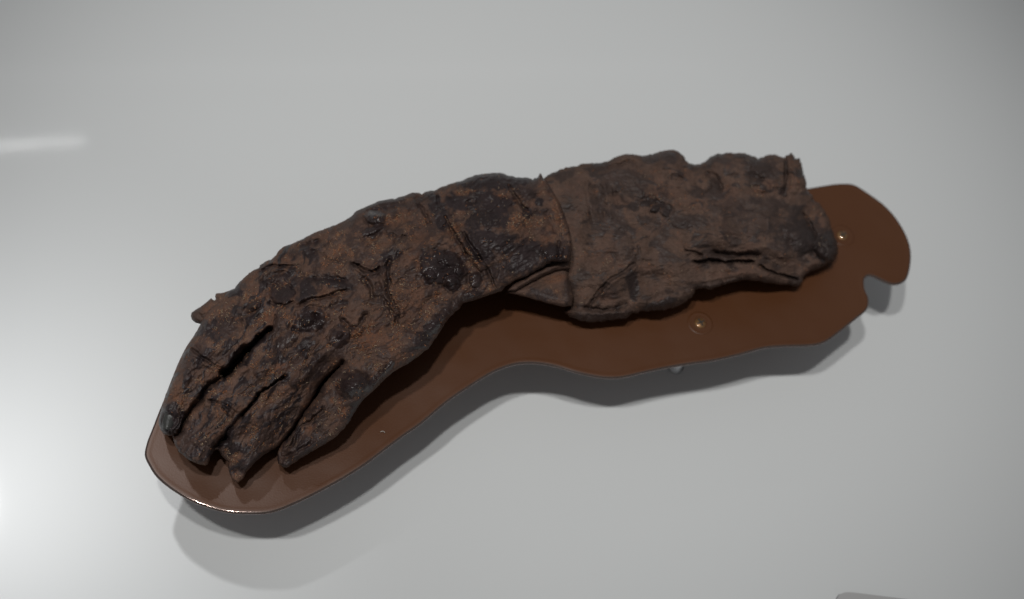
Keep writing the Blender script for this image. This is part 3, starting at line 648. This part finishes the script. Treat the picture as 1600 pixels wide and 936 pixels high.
def fore_feat(F, u, v):
    F.stroke([(1079, 408.5), (1094, 410), (1108, 406.5), (1122, 408), (1135, 411), (1153, 408), (1168, 409), (1184, 410)], 2.3, -6.0, 0.6, .1, 1.2)
    F.stroke([(1183, 410), (1186, 415), (1207, 425.5), (1231, 433), (1252, 438)], 1.9, -3.6, 0.5, .1, .9)
    F.stroke([(1066, 391), (1079, 392), (1092, 397), (1101, 399)], 2.0, -3.0, 0.5, .15, .8)
    F.stroke([(1108, 392), (1125, 395), (1142, 398), (1160, 399), (1180, 397), (1192, 401)], 3.4, -4.2, 0.75, .12, 1.0)
    F.stroke([(1192, 401), (1204, 410), (1218, 416)], 2, -1.6, .3)
    F.stroke([(1100, 424), (1140, 420), (1180, 424), (1220, 438)], 9, 2.6, 0, .1); F.stroke([(1060, 380), (1100, 378), (1160, 384), (1200, 386), (1240, 405)], 9, 2.4, 0, .1)
    F.stroke([(1090, 446), (1110, 440), (1130, 438), (1160, 434)], 3, -1.6, .5); F.stroke([(1130, 444), (1145, 438), (1165, 436)], 3.4, 1.2, .7)
    F.stroke([(996, 409), (978, 423), (957, 435), (940, 450), (928, 467), (918, 484)], 2.8, -3.2, 0.55, .08, 1.2)
    F.step([(996, 409), (978, 423), (957, 435), (940, 450), (928, 467)], 4, -1.2, 22)
    F.blob(989, 446, 9, 24, -8, -1.4, 0, 0.85); F.blob(1040, 468, 34, 14, -18, 3.4, 0.8, 0.3); F.blob(1032, 475, 26, 7, -18, 1.2, 0, 0.75)
    F.stroke([(886, 486), (905, 490), (940, 491), (975, 487), (996, 487)], 4, 2.0, 0.6); F.stroke([(905, 480), (940, 485), (975, 478), (985, 472)], 3.2, -3.0, 0.7, .1, .6)
    F.blob(1290, 385, 19, 21, 10, 4.6, 1.6, 0.9); F.blob(1257, 376, 22, 20, 0, 3.4, 1.2, 0.8); F.blob(1281, 392, 9, 9, 0, 2.4, 1, 0.9); F.blob(1296, 378, 8, 8, 0, 2.0, 1, .9); F.blob(1240, 362, 16, 14, 0, 2.0, .6, .6)
    F.blob(1268, 342, 24, 20, 40, -1.5, 0, 0); F.stroke([(1252, 330), (1264, 348), (1272, 362), (1272, 378)], 2.6, -3.4, .5, .15)
    F.stroke([(1228, 248), (1228, 270), (1227, 288), (1222, 305)], 2.6, -3.0, 0.7, .08, 1); F.stroke([(1222, 294), (1202, 296)], 3, -1.6, .6)
    F.stroke([(1243, 252), (1244, 280), (1240, 305)], 5, 1.4, 0)
    F.stroke([(1078, 258), (1086, 275), (1096, 290), (1105, 300)], 9, -2.6, 0, 0.02); F.blob(1050, 258, 26, 22, 30, 3.0, 0, .2); F.blob(1138, 258, 36, 20, 0, 2.2, 0, .25)
    F.stroke([(1100, 268), (1118, 278), (1128, 292), (1126, 304)], 4, -2.0, .6, .15, .8); F.stroke([(1048, 274), (1062, 277), (1074, 282)], 3.4, -1.8, .6)
    F.stroke([(946, 264), (962, 259), (980, 252), (1000, 254)], 3, -1.6, 0.5, .15, .8)
    for k, x in enumerate((918, 932, 946, 960)):
        F.stroke([(x - 2, 276 + 3 * k), (x, 300), (x + 6, 325), (x + 8, 350)], 4, -1.5 if k % 2 else 1.4, 0.35 if k % 2 else 0, .15)
    F.stroke([(955, 300), (972, 306), (980, 318)], 4, -1.6, .6); F.stroke([(1000, 310), (1024, 314), (1040, 322), (1054, 334)], 6, -1.8, 0.85, .1, 1.2)
    F.blob(1024, 327, 9, 7, 0, 2.2, .8, .85); F.blob(1040, 333, 8, 6, 0, 1.8, .8, .85); F.blob(1010, 318, 9, 5, 0, 1.5, .6, .8); F.blob(990, 322, 10, 8, 0, -1.0, 0, .7)
    F.stroke([(996, 380), (1000, 396), (994, 410)], 3, -1.6, .6); F.blob(975, 388, 16, 26, 0, 1.8, .7, .4)
    F.stroke([(1160, 270), (1180, 275), (1196, 284)], 4, -1.6, .7); F.blob(1184, 262, 28, 16, 15, 1.6, .5, .65); F.blob(1190, 290, 16, 11, 20, 1.6, .4, 0)
    for c in ((975, 285, 40, 22, 0, .55), (935, 335, 16, 34, -10, .5), (965, 350, 16, 30, -20, .6), (1015, 350, 24, 10, 20, .45), (1070, 345, 50, 11, 0, .6), (1090, 350, 20, 10, 0, .5), (1165, 330, 60, 24, 0, .5), (1180, 355, 60, 16, 0, .45),
              (1118, 298, 14, 18, 20, .6), (905, 320, 26, 50, -10, .35), (1250, 370, 40, 30, 10, .7), (1292, 385, 20, 24, 0, .9), (940, 497, 56, 8, 0, .6), (1120, 445, 60, 7, -5, .5), (985, 400, 10, 20, 0, .5), (1250, 320, 14, 14, 0, .3), (970, 263, 60, 7, -8, .35)):
        F.blob(c[0], c[1], c[2], c[3], c[4], 0.5 * c[5], 0, c[5], 0, 0.6)
    for c in ((1041, 347, 9, 6, 0, .9), (970, 414, 7, 5, 0, .9), (931, 300, 5, 5, 0, .7), (1035, 300, 34, 20, 0, .4), (1205, 287, 16, 9, 0, .6), (1138, 258, 5, 6, 0, .8), (1190, 300, 12, 8, 0, .5), (1280, 345, 14, 26, -20, .55),
              (1100, 320, 60, 12, 0, .4), (940, 400, 26, 20, 0, .35), (948, 462, 26, 12, 0, .5), (888, 486, 7, 4, 0, .9), (1010, 416, 16, 8, 0, .4), (1150, 425, 40, 7, 0, .4), (1031, 469, 7, 2.5, -35, 1), (1240, 272, 12, 24, 0, .4)):
        F.blob(c[0], c[1], c[2], c[3], c[4], 0, 0, 0, c[5])
    nn_ = fbm(u / 34, v / 26, 4, 137); F.dark = np.maximum(F.dark * 1.15, 0.65 * smooth(0.0, 0.5, nn_)); F.rust = np.maximum(F.rust, 0.3 * smooth(0.1, 0.6, -nn_))
    wu = u + 10 * fbm(u / 42, v / 42, 3, 301); wv = v + 10 * fbm(u / 42, v / 42, 3, 305)
    st = flow_noise(wu, wv, 311, 12.0, 4, 'f', 2.6); F.dark = np.maximum(F.dark, 0.75 * smooth(0.05, 0.5, st) * smooth(430, 380, v)); F.h += 0.45 * smooth(0.0, 0.5, st)
    F.dark = np.clip(F.dark, 0, 1)


layer('forearm', FORE, FC, 24, fore_feat, M_FORE, arm, 1.0, 1.3, 23, 0.72)


# ---- folds of loose skin under the wrist, and the thumb stump
def fold_feat(F, u, v):
    F.stroke([(805, 449), (835, 432), (862, 417), (884, 411)], 4, 1.2, 0); F.stroke([(820, 446), (850, 430), (872, 420)], 1.8, -1, .5)
    F.dark = np.maximum(F.dark, 0.35 + 0.3 * fbm(u / 14, v / 14, 3, 5))


layer('skin_fold', [(792, 455), (800, 444), (815, 434), (835, 422), (853, 412), (866, 405), (888, 403), (892, 410), (890, 420), (880, 421), (868, 423.5), (850, 431), (835, 439), (820, 446), (806, 454)],
      [(800, 450, 27, 4, 6), (840, 432, 28, 4, 7), (885, 412, 28, 4, 8)], 26, fold_feat, M_HAND, arm, 1.0, 0.3, 51, 0.3, thick=3)


def cuff_feat(F, u, v):
    F.stroke([(888, 428), (886, 450), (890, 475)], 5, 1.0, .6); F.stroke([(820, 455), (850, 442), (880, 430)], 3, 0.8, 0)
    F.blob(868, 436, 22, 9, -10, 0, 0, 0, 0.75); F.blob(850, 460, 26, 9, 10, 0, 0, .7); F.blob(886, 458, 6, 22, 0, 0, 0, .6); F.blob(868, 455, 8, 5, 0, 0, 0, 0, .6)


layer('skin_fold', [(790, 457), (803, 452), (820, 440), (850, 424), (872, 414), (888, 416), (889, 437), (893, 447.5), (895.5, 464), (893, 478.5), (880, 479), (857.5, 474), (835, 468), (817, 463), (800, 459)],
      [(795, 456, 24, 3, 8), (830, 455, 22, 5, 14), (885, 430, 23, 4, 10), (885, 475, 20, 6, 14), (860, 450, 22, 5, 16)], 22, cuff_feat, M_HAND, arm, 1.0, 0.4, 61, 0.5, thick=8)


def thumb_feat(F, u, v):
    F.stroke([(357, 464), (344, 478), (334, 491)], 1.6, 1.6, 0, .1); F.stroke([(362, 466), (349, 480), (339, 493), (328, 503)], 3.0, -2.4, .7, .1)
    F.stroke([(312, 492), (326, 482), (342, 468)], 7, 1.6, 0, .1); F.dark = np.maximum(F.dark, 0.55 * smooth(325, 305, u)); F.blob(325, 480, 12, 8, -35, 0, 0, 0, .5)
    F.dark = np.maximum(F.dark, .5 * smooth(0, .5, fbm(u / 12, v / 12, 3, 8)))


layer('thumb_stump', [(298.2, 494), (299, 489), (305, 484.5), (314, 479), (323, 472), (330, 466), (333.5, 468.5), (336, 469), (337.2, 467), (336.3, 463), (337.4, 459), (342, 458), (350, 457), (357.5, 454.5),
                      (366, 451), (376, 455), (372, 470), (350, 492), (332, 508), (318, 508), (313, 506.5), (305, 504), (300, 499.5)],
      [(305, 495, 16, 5, 9), (330, 485, 18, 5, 11), (345, 470, 20, 4, 10), (365, 462, 22, 4, 10), (330, 500, 16, 4, 12)], 14, thumb_feat, M_HAND, arm, 1.0, 0.3, 71, 0.35, thick=7)


# ---- fingernail on the outermost finger: a curved plate resting on the fingertip
def height_at(name, u0, v0):
    u, v, H = o_data[name][:3]; i = np.argmin((u - u0) ** 2 + (v - v0) ** 2); return H[i]


def nail():
    cu, cv, a = 264.0, 657.0, math.radians(108); rx, ry = 15.0, 9.5; nu, nv = 20, 14
    vs = []; fs = []
    hb = np.percentile([height_at('hand', cu + dx, cv + dy) for dx in (-6, 0, 6) for dy in (-8, 0, 8)], 70)
    for lay in (0, 1):
        for i in range(nu + 1):
            for j in range(nv + 1):
                s = i / nu * 2 - 1; t = j / nv * 2 - 1
                k = (1 - 0.18 * max(0, s) ** 2 - 0.08 * max(0, -s) ** 3); X = s * rx * math.sqrt(1 - 0.42 * t * t); Y = t * ry * k
                u_ = cu + X * math.cos(a) - Y * math.sin(a); v_ = cv + X * math.sin(a) + Y * math.cos(a)
                h = hb + 0.75 - 1.5 * t * t - 0.7 * s * abs(s) + 0.05 * math.sin(7 * t + 2 * s) + 0.2 * math.sin(3.1 * s + t) - (1.2 if lay else 0)
                vs.append(tuple(place(np.array(u_), np.array(v_), np.array(GAP + h / 1000))))
    n = (nu + 1) * (nv + 1); g = lambda i, j, l=0: l * n + i * (nv + 1) + j
    for i in range(nu):
        for j in range(nv):
            fs.append((g(i, j), g(i + 1, j), g(i + 1, j + 1), g(i, j + 1))); fs.append((g(i, j, 1), g(i, j + 1, 1), g(i + 1, j + 1, 1), g(i + 1, j, 1)))
    for i in range(nu): fs += [(g(i, 0), g(i, 0, 1), g(i + 1, 0, 1), g(i + 1, 0)), (g(i, nv), g(i + 1, nv), g(i + 1, nv, 1), g(i, nv, 1))]
    for j in range(nv): fs += [(g(0, j), g(0, j + 1), g(0, j + 1, 1), g(0, j, 1)), (g(nu, j), g(nu, j, 1), g(nu, j + 1, 1), g(nu, j + 1))]
    o = link_mesh('fingernail', vs, fs, M_NAIL, arm)
    bm = bmesh.new(); bm.from_mesh(o.data); bmesh.ops.recalc_face_normals(bm, faces=bm.faces); bm.to_mesh(o.data); bm.free()


nail()


# ---- loose fibres and flecks lifted off the skin
def fibres(src, count, seed):
    u, v, H, dk, ru, s_, top = o_data[src]; r = np.random.default_rng(seed)
    wgt = (0.12 + ru * 1.3) * (1 - 0.85 * dk) * (s_ > 5) * smooth(-0.2, 0.5, fbm(u / 30, v / 30, 3, seed)) + 1e-5 * (s_ > 5)
    ids = r.choice(len(u), count, p=wgt / wgt.sum()); vs = []; fs = []; cols = []
    for i in ids:
        p0 = top[i]; L = r.uniform(0.0003, 0.0013); a = r.uniform(0, 2 * math.pi); w_ = r.uniform(0.00006, 0.00014); bend = r.uniform(-0.7, 0.7)
        b0 = len(vs); ca = r.uniform(0.5, 1.0); base = np.array([0.42, 0.18, 0.085]) if r.random() < 0.6 else np.array([0.45, 0.33, 0.22])
        for k in range(3):
            ang = a + bend * k / 2; q = p0 + np.array([math.cos(ang), math.sin(ang), 0]) * L * (k / 2 - 0.5); q[2] += 0.0003 + 0.00025 * math.sin(k * 1.57)
            nx, ny = -math.sin(ang) * w_, math.cos(ang) * w_
            for sgn, dz in ((-1, 0), (1, 0), (0, w_ * 1.5)): vs.append((q[0] + sgn * nx, q[1] + sgn * ny, q[2] + dz)); cols.append((*(base * ca), 1))
        for k in range(2):
            for e in range(3): fs.append((b0 + 3 * k + e, b0 + 3 * k + (e + 1) % 3, b0 + 3 * k + 3 + (e + 1) % 3, b0 + 3 * k + 3 + e))
    o = link_mesh('skin_fibres', vs, fs, M_FIB, arm, False); o['kind'] = 'stuff'
    ca_ = o.data.color_attributes.new('tone', 'FLOAT_COLOR', 'POINT'); ca_.data.foreach_set('color', np.array(cols, np.float32).ravel())


fibres('hand', 2600, 5)
fibres('forearm', 350, 6)


# ------------------------------------------------------------------ lint and grey card
def tube(name, pts, r, mat, label, cat):
    vs = []; fs = []; n = 6
    for i, q in enumerate(pts):
        d = (pts[min(i + 1, len(pts) - 1)] - pts[max(i - 1, 0)]).normalized(); up = Vector((0, 0, 1)); s = d.cross(up).normalized(); t = s.cross(d)
        for k in range(n):
            a = 2 * math.pi * k / n; vs.append(tuple(q + (s * math.cos(a) + t * math.sin(a)) * r))
    for i in range(len(pts) - 1):
        for k in range(n): a = i * n + k; b_ = i * n + (k + 1) % n; fs.append((a, b_, b_ + n, a + n))
    fs.append(tuple(range(n))[::-1]); fs.append(tuple(range(len(vs) - n, len(vs))))
    o = link_mesh(name, vs, fs, mat); o['label'] = label; o['category'] = cat
    return o


tube('lint', [pt(594.5, 675, GAP + .0006), pt(597, 673.6, GAP + .0009), pt(599.5, 674, GAP + .0009), pt(601.5, 676.2, GAP + .0006)], 0.00016, M_LINT,
     'tiny pale curl of lint on the brown plate below the little finger', 'lint')


def slab():  # thin flat grey shape with a rounded corner, unidentified
    P = [(1310, 932), (1314, 928), (1322, 925.5), (1340, 926.5), (1420, 936.5), (1440, 939.5), (1450, 945), (1446, 985), (1300, 970)]
    P = catmull(P, True, 3); W = place(P[:, 0], P[:, 1], 0.004)[:, :2]; n = len(W)
    if np.sum(W[:, 0] * np.roll(W[:, 1], -1) - np.roll(W[:, 0], -1) * W[:, 1]) < 0: W = W[::-1]
    vs = [(x, y, 0.0) for x, y in W] + [(x, y, 0.004) for x, y in W]
    fs = [(k, (k + 1) % n, n + (k + 1) % n, n + k) for k in range(n)] + [tuple(range(n))[::-1], tuple(range(n, 2 * n))]
    o = link_mesh('grey_slab', vs, fs, M_SLAB, None, False); o['label'] = 'corner of a plain grey card on the white surface, cut off at the bottom'; o['category'] = 'slab'


slab()

S.cycles.max_bounces = 6; S.cycles.caustics_reflective = True
